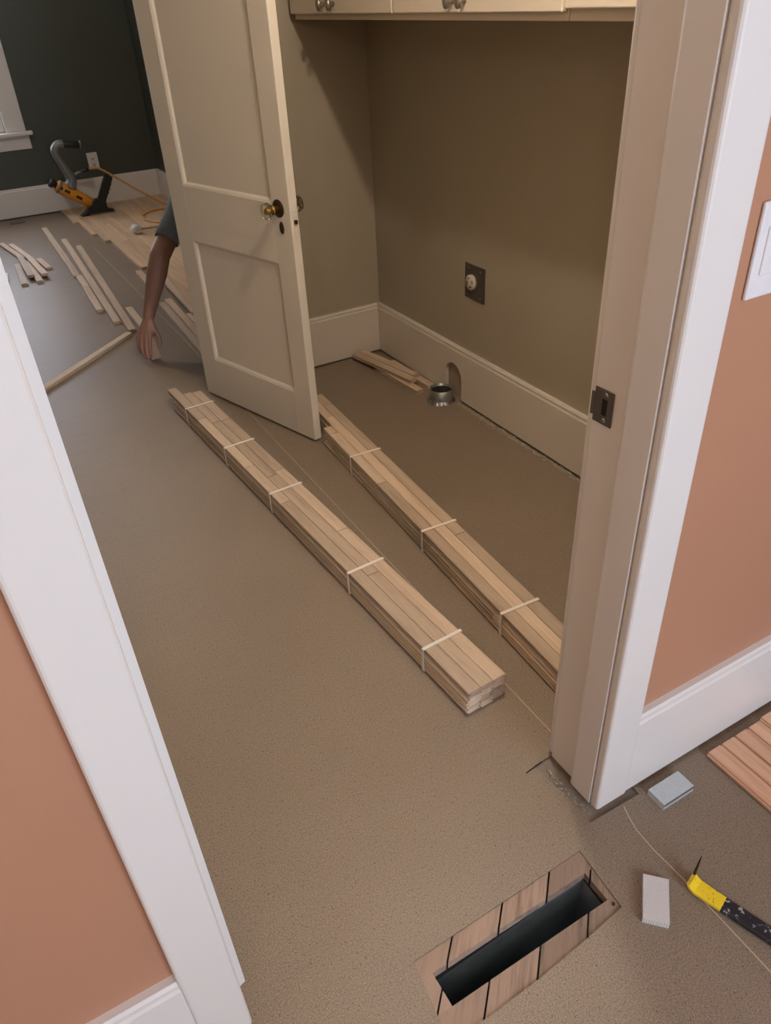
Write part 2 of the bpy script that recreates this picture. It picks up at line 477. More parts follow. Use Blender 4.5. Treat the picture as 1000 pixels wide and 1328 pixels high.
# right laundry baseboard with an arched duct notch, made of three lengths of one profile around the cut
bm = bmesh.new()
AY0, AY1, AZ = 2.462, 2.585, .165
pr = [(XR - t, z) for t, z in base_prof(.245)]
add_prism(bm, pr, 'y', WK1 + .03, AY0 - .012); add_prism(bm, pr, 'y', AY1 + .012, 3.19)
arc = []
ym = (AY0 + AY1) / 2; rr = (AY1 - AY0) / 2
for k in range(17):
    t = PI * k / 16; arc.append((ym + rr * math.cos(t), AZ - rr + rr * math.sin(t)))
poly = [(AY0 - .012, .012), (AY0 - .012, .223), (AY1 + .012, .223), (AY1 + .012, .012), (AY1, .012)] + arc + [(AY0, .012)]
add_prism(bm, poly, 'x', XR - .020, XR)
add_prism(bm, [(XR, .223), (XR - .02, .223), (XR - .017, .229), (XR - .017, .239), (XR - .013, .245), (XR, .245)], 'y', AY0 - .012, AY1 + .012)
tag(obj('baseboard_laundry_right', bm, M_base2), kind='structure')
M_patch = paint('raw_wall_patch', srgb(168, 150, 128), .8)
bm = bmesh.new(); add_prism(bm, [(AY1 - .001, .012)] + [(y, z) for y, z in arc] + [(AY0 + .001, .012)], 'x', XR - .002, XR + .001)
tag(obj('trim_1', bm, M_patch), kind='structure')

# near doorway frame: jambs, casings
def struct(name, bm, mat): return tag(obj(name, bm, mat), kind='structure')
def jamb_right():
    bm = bmesh.new()
    # plan profile (x, y): far rebate, proud near part
    p = [(.8655, .6879), (.8345, .6879), (.8335, .689), (.8335, .744), (.8365, .750), (.846, .751), (.846, .826), (.8655, .826)]
    add_prism(bm, p, 'z', .012, 2.04); return struct('trim_2', bm, M_white)
jamb_right()
bm = bmesh.new()
add_prism(bm, [(.0145, .6879), (.034, .6879), (.0455, .692), (.0455, .744), (.043, .750), (.034, .751), (.034, .826), (.0145, .826)], 'z', .105, 2.04)
lean = Matrix.Identity(4); lean[0][2] = -.0095; lean[0][3] = .003      # the old frame is a little out of plumb
bmesh.ops.transform(bm, matrix=lean, verts=bm.verts)
struct('trim_3', bm, M_white)
bm = bmesh.new(); add_box(bm, (-.0075, .690, 2.04), (.8655, .826, 2.059)); add_box(bm, (.034, .690, 2.03), (.845, .75, 2.04)); struct('trim_4', bm, M_white)
def casing(name, x0, x1, y0, y1, z0=.008, z1=2.14, M=None):
    bm = bmesh.new(); add_box(bm, (x0, y0, z0), (x1, y1, z1), M, bev=.007, seg=3)
    o = struct(name, bm, M_white); return o
casing('trim_5', .8348, .922, .664, .6878)
casing('trim_6', -.050, .034, .664, .6878, M=lean)
bm = bmesh.new(); add_box(bm, (-.066, .664, 2.055), (.922, .6878, 2.15), bev=.005); 
bmesh.ops.translate(bm, verts=bm.verts, vec=(0, 0, .086)); struct('trim_7', bm, M_white)
casing('trim_8', .852, .937, .8283, .847); casing('trim_9', -.066, .028, .8283, .847)
# far doorway frame
bm = bmesh.new(); add_box(bm, (.885, 3.192, .012), (.9045, 3.308, 2.04)); struct('trim_10', bm, M_white)
bm = bmesh.new(); add_box(bm, (-.0045, 3.192, .012), (.015, 3.308, 2.04)); struct('trim_11', bm, M_white)
bm = bmesh.new(); add_box(bm, (-.0045, 3.192, 2.04), (.9045, 3.308, 2.059)); struct('trim_12', bm, M_white)
casing('trim_13', .897, .982, 3.170, 3.1898); casing('trim_14', -.092, .008, 3.170, 3.1898)
casing('trim_15', .897, .982, 3.3102, 3.330); casing('trim_16', -.092, .008, 3.3102, 3.330)

# strike plate on the jamb
sp = thing('strike_plate', (.845, .803, .92), 'grey metal strike plate screwed to the white door jamb', 'strike plate')
bm = bmesh.new()
ys, zs = (.782, .794, .806, .8235), (.892, .908, .937, .953)
for i in range(3):
    for j in range(3):
        if i == 1 and j == 1: continue
        add_box(bm, (.8432, ys[i], zs[j]), (.8449, ys[i + 1], zs[j + 1]))
bmesh.ops.remove_doubles(bm, verts=bm.verts, dist=1e-5)
obj('plate', bm, M_dsteel, sp)
box('latch_hole', (.8440, .794, .908), (.8448, .806, .937), M_dark, sp)
bm = bmesh.new(); add_prism(bm, [(.8449, .8235), (.8432, .8235), (.8415, .829), (.843, .8295)], 'z', .902, .943); obj('lip', bm, M_dsteel, sp)
for z in (.900, .945):
    bm = bmesh.new(); add_lathe(bm, [(.0042, 0), (.0036, .0012), (.001, .0014)], 12, frame((.8432, .799, z), (0, 1, 0), (-1, 0, 0))); obj('screw', bm, M_steel, sp)

# ------------------------------------------------------------------ passage ceiling lamp and added fill lamps
def ceiling_lamp_or_fill(x, y, energy, label, col=(1.0, .90, .78), soft=.035):
    lamp = thing('flush_lamp_or_fill', (x, y, CEIL), label, 'lamp')
    T = Matrix.Translation((x, y, CEIL))
    bm = bmesh.new(); add_lathe(bm, [(.09, 0), (.09, -.02), (.075, -.025)], 32, T); obj('lamp_base', bm, M_white, lamp, True)
    bm = bmesh.new(); add_lathe(bm, [(.075, -.025), (.072, -.045), (.055, -.06), (.02, -.068), (.002, -.07)], 32, T, caps=False)
    obj('lamp_shade', bm, M_lampglass, lamp, True)
    pl = bpy.data.lights.new('bulb_or_fill_light', 'POINT'); pl.energy = energy; pl.color = col; pl.shadow_soft_size = soft
    po = bpy.data.objects.new('bulb_or_fill_light', pl); COL.objects.link(po); po.location = (x, y, CEIL - .135)
ceiling_lamp_or_fill(1.02, 1.25, 32, 'round opal glass ceiling lamp lighting the laundry passage')
ceiling_lamp_or_fill(.75, 5.3, 20, 'added unseen opal glass fill lamp brightening the bedroom')  # fill lamp added out of view to warm and lift the bedroom
ceiling_lamp_or_fill(-.95, -1.1, 13, 'added unseen opal glass fill lamp in the terracotta room')  # fill lamp added out of view for the near floor and right jamb

# ------------------------------------------------------------------ door
HX, HY = .838, 3.2145
dvec = Vector((1.045 - .837, 2.512 - 3.216, 0)).normalized()
DW, DT, DZ0, DH = .735, .035, .010, 2.02
DM = frame((HX, HY, DZ0), dvec)          # local x along width, local y = z x x
nrm = Vector((0, 0, 1)).cross(dvec)      # local y direction (towards the room's right)
door = bpy.data.objects.new('door_1', None); COL.objects.link(door); door.location = (HX, HY, DZ0)
tag(door, 'open cream two-panel door with a glass knob', None, None, 'structure')
def dbox(nm, lo, hi, mat=M_door, par=door, bev=.002): return box(nm, lo, hi, mat, par, bev, 2, DM)
st, P1, P2, P3, P4 = .108, .185, .692, .900, 1.90
dbox('stile', (0, 0, 0), (st, DT, DH)); dbox('stile', (DW - st + .012, 0, 0), (DW, DT, DH))
xr = DW - st + .012
dbox('rail', (st, 0, 0), (xr, DT, P1)); dbox('rail', (st, 0, P2), (xr, DT, P3)); dbox('rail', (st, 0, P4), (xr, DT, DH))
for za, zb in ((P1, P2), (P3, P4)):
    dbox('panel', (st, .011, za), (xr, DT - .011, zb), bev=0)
    bm = bmesh.new(); q = .013                    # sloped moulding round the panel on both faces
    for f0, f1 in ((.001, .011), (DT - .001, DT - .011)):
        o_ = [(st, za), (xr, za), (xr, zb), (st, zb)]; i_ = [(st + q, za + q), (xr - q, za + q), (xr - q, zb - q), (st + q, zb - q)]
        m_ = [(st + q * .45, za + q * .45), (xr - q * .45, za + q * .45), (xr - q * .45, zb - q * .45), (st + q * .45, zb - q * .45)]
        fm = f0 + (f1 - f0) * .25
        for k in range(4):
            for (A, fa), (B, fb) in (((o_, f0), (m_, fm)), ((m_, fm), (i_, f1))):
                v = [bm.verts.new((A[k][0], fa, A[k][1])), bm.verts.new((A[(k + 1) % 4][0], fa, A[(k + 1) % 4][1])),
                     bm.verts.new((B[(k + 1) % 4][0], fb, B[(k + 1) % 4][1])), bm.verts.new((B[k][0], fb, B[k][1]))]
                bm.faces.new(v)
    bmesh.ops.transform(bm, matrix=DM, verts=bm.verts); obj('panel_moulding', bm, M_door, door)
# knobs (facet-cut glass on a brass neck), rosette, keyhole cover, latch
KU, KZ = .675, .885
for side in (-1, 1):
    o0 = DM @ Vector((KU, 0 if side < 0 else DT, KZ)); nd = nrm * side
    KM = frame(o0, (0, 0, 1), nd)
    def part(nm, prof, mat, seg=24, sm=True, par=door, sx=1):
        bm = bmesh.new(); add_lathe(bm, prof, seg, KM @ Matrix.Diagonal((1, sx, 1, 1))); return obj(nm, bm, mat, par, sm)
    part('rosette', [(.030, 0), (.030, .002), (.024, .005), (.014, .007)], M_bronze)
    part('knob_neck', [(.012, .005), (.010, .014), (.013, .02), (.016, .026), (.016, .032), (.012, .034)], M_brass)
    kn = part('knob', [(.010, .033), (.021, .037), (.028, .047), (.026, .058), (.014, .066), (.001, .067)], M_glass, 12, False)
    part('knob_core', [(.006, .0345), (.010, .042), (.009, .050), (.003, .053)], M_brass, 12, True, kn)
    o0 = DM @ Vector((KU + .008, 0 if side < 0 else DT, KZ - .063))
    KM = frame(o0, (0, 0, 1), nd)
    part('keyhole_cover', [(.021, 0), (.021, .002), (.016, .004), (.001, .0045)], M_bronze, sx=.55)
dbox('latch_plate', (DW - .0003, .009, .79), (DW + .0012, DT - .009, .885), M_door)
dbox('latch_bolt', (DW, .012, .838), (DW + .010, DT - .012, .852), M_bronze)
for z in (.18, 1.02, 1.82):
    bm = bmesh.new(); add_lathe(bm, [(.007, z), (.007, z + .09)], 12, DM @ Matrix.Translation((-.004, DT + .004, 0))); obj('hinge', bm, M_door, door, True)

# ------------------------------------------------------------------ wall cabinets
XF = 1.43
def cabinet(y0, y1, splits, zb, label, knobs):
    c = thing('upper_cabinet', ((XF + XR) / 2, (y0 + y1) / 2, 1.416), label, 'cabinet', None)
    box('body', (XF + .002, y0 + .0006, 1.416), (XR - .0005, y1 - .0006, 2.26), M_cab, c, .002)
    e = [y0] + splits + [y1]
    for i, (a, b) in enumerate(zip(e, e[1:])):
        d = box('cabinet_door', (XF - .018, a + .003, zb), (XF + .0015, b - .003, 2.24), M_cab, c, .003)
        for ky in knobs[i]:
            bm = bmesh.new(); add_lathe(bm, [(.006, 0), (.005, .012), (.009, .016), (.0155, .021), (.0155, .027), (.010, .031), (.001, .032)], 20,
                                        frame((XF - .018, ky, 1.463), (0, 1, 0), (-1, 0, 0)) @ Matrix.Diagonal((.86, 1.2, 1, 1)))
            obj('knob', bm, M_nickel, d, True)
cabinet(2.406, 3.168, [2.836], 1.4345, 'cream wall cabinet with paired oval nickel knobs against the back wall', [[2.797], [2.870]])
cabinet(1.624, 2.405, [2.045], 1.4345, 'cream wall cabinet above the round dryer outlet', [[2.017], [2.074]])
cabinet(.88, 1.622, [], 1.441, 'cream wall cabinet with a slightly raised door beside the jamb', [[.93]])

# ------------------------------------------------------------------ wall fittings
do = thing('dryer_outlet', (XR, 2.403, .535), 'grey steel plate with round white dryer outlet above the baseboard', 'outlet')
box('plate', (XR - .004, 2.338, .468), (XR - .0002, 2.468, .604), M_dsteel, do, .0015)
DMx = frame((XR - .004, 2.418, .537), (0, 1, 0), (-1, 0, 0))
bm = bmesh.new(); add_lathe(bm, [(.030, 0), (.030, .010), (.027, .013), (.001, .013)], 28, DMx); obj('receptacle', bm, M_ivory, do, True)
for k in range(4):
    a = k * PI / 2 + .3; bm = bmesh.new()
    add_box(bm, (-.0065, -.0022, .0125), (.0065, .0022, .0138), DMx @ Matrix.Rotation(a, 4, 'Z') @ Matrix.Translation((0, .017, 0))); obj('slot', bm, M_dark, do)
for y in (2.365, 2.442):
    for z in (.484, .588):
        bm = bmesh.new(); add_lathe(bm, [(.0045, 0), (.004, .0015), (.001, .002)], 12, frame((XR - .004, y, z), (0, 1, 0), (-1, 0, 0))); obj('screw', bm, M_steel, do)
sw = thing('light_switch', (1.035, WT0, 1.17), 'white two-gang rocker switch plate on the terracotta wall', 'light switch')
box('plate', (.972, WT0 - .007, 1.104), (1.090, WT0 - .0002, 1.240), M_plast, sw, .003)
for x in (1.005, 1.053):
    box('rocker', (x - .0165, WT0 - .010, 1.138), (x + .0165, WT0 - .006, 1.206), M_plast, sw, .002)
wo = thing('power_outlet', (1.367, YF, .367), 'white duplex outlet plate on the dark green wall', 'outlet')
box('plate', (1.322, YF - .006, .300), (1.411, YF - .0002, .434), M_plast, wo, .002)
for z in (.342, .392):
    bm = bmesh.new(); add_lathe(bm, [(.017, 0), (.016, .003), (.001, .003)], 20, frame((1.367, YF - .006, z), (1, 0, 0), (0, -1, 0))); obj('receptacle', bm, M_ivory, wo, True)

# duct collar by the baseboard
pc = thing('duct_collar', (1.672, 2.537, 0), 'short galvanised duct collar rising from the floor by the arched notch', 'duct')
bm = bmesh.new(); add_lathe(bm, [(.050, .0), (.050, .058), (.048, .058), (.048, .0)], 36, Matrix.Translation((1.672, 2.537, .0005)), caps=False); obj('ring', bm, M_alu, pc, True)
bm = bmesh.new(); add_lathe(bm, [(.0475, .046), (.001, .030)], 32, Matrix.Translation((1.672, 2.537, 0)), caps=False); obj('bore_shade', bm, M_dark, pc)  # near-black disc paints the shade inside the collar
bm = bmesh.new()
n = 40
prev = None
for k in range(n + 1):
    a = 2 * PI * (k % n) / n; random.seed(k % n); r = .058 + .008 * random.random()
    cur = (bm.verts.new((1.672 + .0505 * math.cos(a), 2.537 + .0505 * math.sin(a), .012)), bm.verts.new((1.672 + r * math.cos(a), 2.537 + r * math.sin(a), .001)))
    if prev: bm.faces.new((prev[0], prev[1], cur[1], cur[0]))
    prev = cur
obj('foil_flange', bm, M_steel, pc)

# plaster crumbs along the cut paper edges
random.seed(21)
def crumbs(name, label, fn, n, r0, r1):
    bm = bmesh.new()
    for k in range(n):
        x, y = fn(k / n); r = random.uniform(r0, r1)
        bmesh.ops.create_icosphere(bm, subdivisions=1, radius=r, matrix=Matrix.Translation((x, y, r * .3)) @ Matrix.Rotation(random.random() * 3, 4, 'Z') @ Matrix.Diagonal((random.uniform(.6, 1.6), random.uniform(.6, 1.8), .55, 1)))
    return tag(obj(name, bm, M_crumb), label, 'debris', None, 'stuff')
crumbs('plaster_crumbs', 'pale plaster crumbs strewn along the foot of the outlet wall', lambda t: (XR - .030 + random.gauss(0, .006), 1.25 + t * 1.22 + random.gauss(0, .004)), 800, .0015, .0062)
crumbs('plaster_crumbs', 'pale grit on the bare strip below the door jamb', lambda t: (.818 + random.gauss(0, .006), .67 + t * .14), 60, .0008, .0024)
crumbs('plaster_crumbs', 'dark-edged crumbs in the closet corner behind the offcuts', lambda t: (1.30 + .40 * t + random.gauss(0, .004), 3.163 + random.gauss(0, .003)), 60, .001, .003)

# ------------------------------------------------------------------ flooring boards
BW, BT = .0379, .0180
def board_mesh(length, w=BW, t=BT, bev=.0011, tg=.0052):
    bm = bmesh.new(); a, b = t * .36, t * .64
    prof = [(bev, 0), (w - bev, 0), (w, bev), (w, a), (w + tg, a), (w + tg, b), (w, b), (w, t - bev), (w - bev, t), (bev, t), (0, t - bev), (0, b + .0006), (tg + .001, b + .0006), (tg + .001, a - .0006), (0, a - .0006), (0, bev)]
    prof = [(x - w / 2, z) for x, z in prof]
    add_prism(bm, prof, 'y', 0, length); return bm
def board(name, p, q, z, mat, parent=None, roll=0.0, pitch=None, zq=None, w=BW, tg=.0052):
    """board from p to q: the (x, y) ends of its centre line; z its underside (zq: underside at q)"""
    P = Vector((p[0], p[1], z)); Q = Vector((q[0], q[1], z if zq is None else zq)); d = Q - P
    me = bpy.data.meshes.new(name); bm = board_mesh(d.length, w, tg=tg); bm.to_mesh(me); bm.free(); me.materials.append(mat)
    o = bpy.data.objects.new(name, me); COL.objects.link(o)
    if parent: o.parent = parent
    o.location = P - base_of(parent)
    y = d.normalized(); x = y.cross(Vector((0, 0, 1))).normalized(); zz = x.cross(y)
    M = Matrix((x, y, zz)).transposed()
    if roll: M = M @ Matrix.Rotation(roll, 3, 'Y')
    o.rotation_euler = M.to_euler(); return o

def bundle(label, pf, pn, rows_top, ends, straps, seed, sag=0.0):
    """pf/pn: centre of far and near end; rows_top: joint y-positions for left, middle, right row of the top layer"""
    random.seed(seed)
    pf, pn = Vector((*pf, 0)), Vector((*pn, 0)); d = (pf - pn).normalized(); s = d.cross(Vector((0, 0, 1)))   # s points right (+x)
    b = thing('oak_bundle', pn, label, 'flooring bundle', 'strapped flooring bundles')
    at = lambda y, off: pn + d * ((y - pn.y) / d.y) + s * off
    for layer in range(4):
        z = .0004 + layer * (BT + .0012)
        jog = [0.002, -.003, .003, 0][layer] if layer < 3 else 0
        for r in range(3):
            off = (r - 1) * .0389 + jog + (.0 if layer == 3 else random.uniform(-.0008, .0008))
            near = pn.y + (0 if layer == 3 else random.uniform(-.004, .006)); far = ends[r] + (0 if layer == 3 else random.uniform(-.10, .012))
            if layer == 3: js = rows_top[r]
            else:
                js = []; y = near + random.uniform(.3, .8)
                while y < far - .2: js.append(y); y += random.uniform(.35, .9)
            e = [near] + sorted(js) + [far]
            for a, c in zip(e, e[1:]):
                p, q = at(a + .0013, off), at(c - .0013, off)
                board('board', (p.x, p.y), (q.x, q.y), z, M_oak, b) if layer in (1, 3) else board('board', (q.x, q.y), (p.x, p.y), z, M_oak, b)
    zt = 4 * (BT + .0012) + .0004
    for y in straps:
        bm = bmesh.new(); hw, hl = .0625, .005
        Mx = frame(at(y, 0), s)
        for lo, hi in (((-hw, -hl, zt), (hw, hl, zt + .0016)), ((-hw - .001, -hl, .0005), (-hw, hl, zt + .0016)), ((hw, -hl, .0005), (hw + .001, hl, zt + .0016)), ((-hw, -hl, -.0001), (hw, hl, .0004))):
            add_box(bm, lo, hi, Mx)
        obj('strap', bm, M_strap, b)
    return b
bundle('strapped bundle of pale oak strips lying out in the open passage', (.713, 3.17), (.816, 1.038),
       [[2.835, 2.362, 2.069], [2.771, 2.252, 1.569], [2.771, 2.274, 1.816]], (3.20, 3.11, 3.10), (2.96, 2.545, 2.146, 1.612, 1.226), 3)
bundle('strapped bundle of oak strips lying by the door edge and partly behind the jamb', (1.138, 2.66), (1.045, .952),
       [[1.986, 2.405], [2.545], [1.594, 2.655]], (2.47, 2.70, 2.76), (2.204, 1.662, 1.219), 11)

# boards set side by side along the right baseboard
random.seed(5)
ORD = ['first board beside the bluish staple strip', 'second board from the bluish staple strip', 'third board from the bluish staple strip', 'fourth board from the bluish staple strip', 'fifth board from the bluish staple strip, after a wider gap', 'sixth board from the bluish staple strip']
for k in range(6):
    x = 1.149 + .0225 + k * .0452 + (.004 if k > 3 else 0)
    o = board('oak_board', (x, .642 - random.uniform(0, .003) + (.004 if k > 3 else 0)), (x - .004, -.35 - .05 * (k % 3)), 0.0003, M_oak_pink, w=.0384, tg=.0030)
    tag(o, 'pinkish oak flooring, ' + ORD[k], 'floor board', 'boards set out along the terracotta wall')

# laid flooring in the bedroom
laid = bpy.data.objects.new('floor_laid_oak', None); COL.objects.link(laid); laid.location = (1.5, 5.4, 0); tag(laid, 'nailed-down oak strip flooring covering the right side of the bedroom', None, None, 'structure')
random.seed(9)
PW = .0392; xr0 = XB - .022
nrow = int((xr0 - .965) / PW)
for r in range(nrow):
    xc_ = xr0 - PW * (r + .5)
    lo = 3.335
    left = xc_ - PW / 2
    if left < 1.000: lo = 7.0
    elif left < 1.040: lo = 6.49
    elif left < 1.075: lo = 6.23
    elif left < 1.11: lo = 5.35
    y = YF - .024; first = True
    while y > lo + .02:
        ln = random.uniform(.25, .9) if first else random.uniform(.35, 1.1); first = False
        a = max(lo, y - ln)
        if a - lo < .12: a = lo
        board('board', (xc_, a + .0006), (xc_, y - .0006), .0002, M_oak_laid, laid, w=.0388); y = a

def loose(p, q, label, z=.0003, group=None, mat=M_oak, left=True, roll=0, zq=None):
    d = (Vector(q) - Vector(p)).normalized(); s = Vector((-d.y, d.x)) if d.y < 0 else Vector((d.y, -d.x))
    off = s * (BW / 2) if left else s * 0
    o = board('oak_board', (p[0] + off.x, p[1] + off.y), (q[0] + off.x, q[1] + off.y), z, mat, None, roll, zq=zq)
    return tag(o, label, 'floor board', group)
G1 = 'loose boards racked out on the bedroom paper'
loose((.696, 5.866), (.731, 7.003), 'long loose board at the far end of the row nearest the trim offcut pile', group=G1)
loose((.680, 5.458), (.695, 5.860), 'middle-length loose board butted after the long one in the outer row', group=G1)
loose((.682, 5.170), (.691, 5.452), 'shortest loose board in the middle of the outer row', group=G1)
loose((.652, 4.662), (.678, 5.164), 'pale loose board ending the outer row of racked boards', group=G1)
loose((.688, 4.394), (.796, 6.515), 'long full-length loose board in the middle of the racked rows', group=G1)
loose((.7285, 4.215), (.850, 6.235), 'long loose board of the racked rows touching the crosswise board', group=G1)
loose((.790, 4.10), (.806, 4.60), 'short loose board on the paper just behind the reaching hand', group=G1)
# board lying across the doorway
loose((.722, 4.180), (.06, 3.590), 'flooring board lying crosswise at the ends of the racked rows', left=False)
G2 = 'boards beside the laid flooring'
loose((.945, 3.45), (.998, 4.56), 'loose board lying along the paper seam beside the laid floor', group=G2)
loose((.9925, 3.50), (1.0445, 4.60), 'long loose board against the unfinished edge of the laid floor', group=G2)
loose((1.043, 3.60), (1.0745, 4.27), 'loose board slid up to the laid floor beside the sleeve', group=G2)
loose((1.095, 4.22), (1.130, 4.95), 'loose board resting on top of the laid floor beside the sleeve', z=.0196, group=G2)
loose((1.040, 4.95), (1.052, 5.30), 'short board end butted against the laid floor edge', group=G2)
G3 = 'short offcuts heaped on the bedroom paper'
for p, q, z, lab in (((.440, 6.175), (.365, 6.72), .0003, 'offcut of the small heap slanting furthest out towards the window trim'),
                     ((.483, 6.165), (.425, 6.64), .0003, 'offcut lying alongside the outermost slanting one of the small heap'),
                     ((.354, 5.50), (.384, 6.03), .0003, 'low offcut at the outer side of the heap beside the white painted board'),
                     ((.451, 5.50), (.458, 6.06), .0003, 'offcut at the bottom of the heap under the two upper ones'),
                     ((.416, 5.60), (.424, 6.13), .0193, 'upper offcut of the heap bridging the two bottom pieces'),
                     ((.500, 5.58), (.478, 6.10), .0193, 'upper offcut of the heap overhanging towards the racked rows'),
                     ((.557, 5.78), (.534, 6.07), .0003, 'shortest offcut lying apart between the heap and the racked rows')):
    loose(p, q, lab, z, G3)

# offcuts in the laundry corner
oc = [(((1.573, 3.145), (1.645, 2.725), .0192), 'top grooved offcut with a stepped end in the closet corner'),
      (((1.613, 3.15), (1.685, 2.765), .0192), 'offcut lying tight beside the top one in the closet corner'),
      (((1.690, 3.00), (1.6985, 2.66), .0003), 'offcut pointing at the duct collar from the closet corner'),
      (((1.610, 2.985), (1.630, 2.645), .0003), 'lower cut-end offcut under the grooved pair in the closet corner')]
for (p, q, z), lab in oc:
    o = board('oak_offcut', q, p, z, M_oak, None); tag(o, lab, 'offcut', 'offcuts in the closet corner')

# white board end at the left of the bedroom
bm = bmesh.new(); add_box(bm, (-.30, 0, .0005), (0, .50, .016), frame((.262, 5.345, 0), (.995, -.11, 0)), .001)
tag(obj('painted_board', bm, M_white), 'white painted board lying flat on the bedroom paper', 'board')
# dark floor register by the bedroom wall
fr = thing('vent_register', (.60, 7.42, 0), 'small dull register plate on the paper by the bedroom baseboard', 'register')
M_taupe = plain('dull_taupe_metal', srgb(126, 110, 90), .6)
box('frame', (.54, 7.385, .0003), (.66, 7.435, .006), M_taupe, fr, .001)
for k in range(3): box('louvre', (.55, 7.392 + k * .014, .006), (.65, 7.400 + k * .014, .009), M_taupe, fr)

# ------------------------------------------------------------------ collated staples
def staples(M, lx, ly, h, mat, label, nrib, group='collated staple strips'):
    t = thing('staple_strip', M.translation, label, 'staples', group)
    bm = bmesh.new(); p = ly / nrib
    for k in range(nrib):
        hh = h - (.0006 if k % 2 else 0)
        e = random.uniform(-.0004, .0004)
        add_box(bm, (-lx / 2 + e, -ly / 2 + k * p, .0005), (lx / 2 + e, -ly / 2 + (k + 1) * p - .0002, hh), M)
    obj('staple_legs', bm, mat, t)['kind'] = 'stuff'
    bm = bmesh.new(); add_box(bm, (lx / 2, -ly / 2, h - .006), (lx / 2 + .0012, ly / 2, h - .0005), M); obj('staple_crowns', bm, M_steel, t)
    return t
random.seed(2)
staples(frame((1.008, .6175, 0), (.002, -1, 0)), .046, .092, .020, M_st1, 'bluish grey staple strip beside the white baseboard', 34)
staples(frame((.797, .459, 0), (.035, -.036, 0)), .049, .092, .016, M_st2, 'shiny silver staple strip lying by the yellow pry bar', 40)

# ------------------------------------------------------------------ pry bar
pb = thing('pry_bar', (.93, .27, 0), 'black and yellow pry bar with chipped paint and upturned claw', 'pry bar')
a0 = Vector((.877, .440, 0)); a1 = Vector((.900, .385, 0)); dd = (Vector((.932, .285, 0)) - a1).normalized(); sd = Vector((-dd.y, dd.x, 0))
def bar(nm, path, hw, th, mat):
    bm = bmesh.new(); rings = []
    for i, (p, wd, tk) in enumerate(path):
        t = (path[min(i + 1, len(path) - 1)][0] - path[max(i - 1, 0)][0]).normalized()
        s_ = sd if sd is not None else t; nn = t.cross(s_).normalized(); c = p; k = min(wd, tk) * .25
        pts = [(-wd / 2, -tk / 2 + k), (-wd / 2, tk / 2 - k), (-wd / 2 + k, tk / 2), (wd / 2 - k, tk / 2), (wd / 2, tk / 2 - k), (wd / 2, -tk / 2 + k), (wd / 2 - k, -tk / 2), (-wd / 2 + k, -tk / 2)]
        rings.append([bm.verts.new(c + s_ * u + nn * v) for u, v in pts])
    for A, B in zip(rings, rings[1:]):
        for k in range(8): bm.faces.new((A[k], A[(k + 1) % 8], B[(k + 1) % 8], B[k]))
    bm.faces.new(rings[0][::-1]); bm.faces.new(rings[-1]); bmesh.ops.recalc_face_normals(bm, faces=bm.faces)
    return obj(nm, bm, mat, pb)
Z = Vector((0, 0, 1))
q0 = a1
bar('shank', [(q0 + Z * .010, .0315, .013), (q0 + dd * .12 + Z * .009, .032, .014), (q0 + dd * .26 + Z * .009, .032, .014), (q0 + dd * .34 + Z * .010, .036, .012), (q0 + dd * .39 + Z * .016, .040, .006)], 0, 0, M_bar)
bar('painted_end', [(q0 + Z * .010, .0318, .0134), (q0 - dd * .03 + Z * .0105, .033, .013), (q0 - dd * .052 + Z * .012, .034, .012), (q0 - dd * .062 + Z * .018, .034, .010), (q0 - dd * .066 + Z * .026, .033, .008)], 0, 0, M_bary)
e0 = q0 - dd * .066 + sd * .013
bar('claw', [(e0 + Z * .020, .008, .006), (e0 + Z * .036 + sd * .003, .007, .005), (e0 + Z * .056 + sd * .009, .005, .0035), (e0 + Z * .070 + sd * .014, .002, .0015)], 0, 0, M_bronze)

# ------------------------------------------------------------------ flooring nailer
NY, NZ = 7.20, .0192
fn = thing('pneumatic_nailer', (1.22, NY, NZ), 'yellow and black pneumatic flooring nailer standing on the laid oak', 'nailer')
def npt(x, z, y=0): return Vector((x, NY + y, z))
bm = bmesh.new()
add_prism(bm, [(1.085, NZ), (1.365, NZ), (1.372, .034), (1.335, .048), (1.31, .055), (1.30, .10), (1.26, .135), (1.205, .125), (1.165, .075), (1.13, .040)], 'y', NY - .045, NY + .045)
bmesh.ops.bevel(bm, geom=bm.edges[:], offset=.004, segments=2, affect='EDGES'); obj('foot', bm, M_black, fn)
box('foot_plate', (1.16, NY - .058, NZ), (1.36, NY - .046, NZ + .010), M_steel, fn, .002)
ax0, ax1 = npt(1.208, .098), npt(.958, .283); axd = (ax0 - ax1).normalized()
bm = bmesh.new(); ln = (ax0 - ax1).length
add_lathe(bm, [(.034, 0), (.049, .010), (.051, .05), (.051, .18), (.047, .22), (.042, ln)], 28, frame(ax1, (0, 1, 0), axd)); cyl = obj('cylinder', bm, M_orange, fn, True)
bm = bmesh.new(); add_lathe(bm, [(.024, -.056), (.036, -.053), (.037, -.026), (.026, -.02), (.026, .002)], 20, frame(ax1, (0, 1, 0), axd)); obj('striking_cap', bm, M_black, fn, True)
bm = bmesh.new(); add_lathe(bm, [(.052, .012), (.053, .016), (.053, .03), (.052, .034)], 28, frame(ax1, (0, 1, 0), axd)); obj('collar', bm, M_alu, fn, True)
for (t, l_) in ((.085, .045), (.185, .05)):
    M_ = frame(ax1 + axd * t, axd, (0, -1, 0)); bm = bmesh.new(); add_box(bm, (-l_ / 2, -.012, .046), (l_ / 2, .010, .0525), M_, .002); obj('decal_strip', bm, M_black, cyl)
bm = bmesh.new(); M_ = frame(ax1 + axd * .035, axd, (0, -1, 0)); add_lathe(bm, [(.012, .047), (.012, .0535), (.001, .054)], 18, M_); obj('round_badge', bm, M_bronze, cyl)
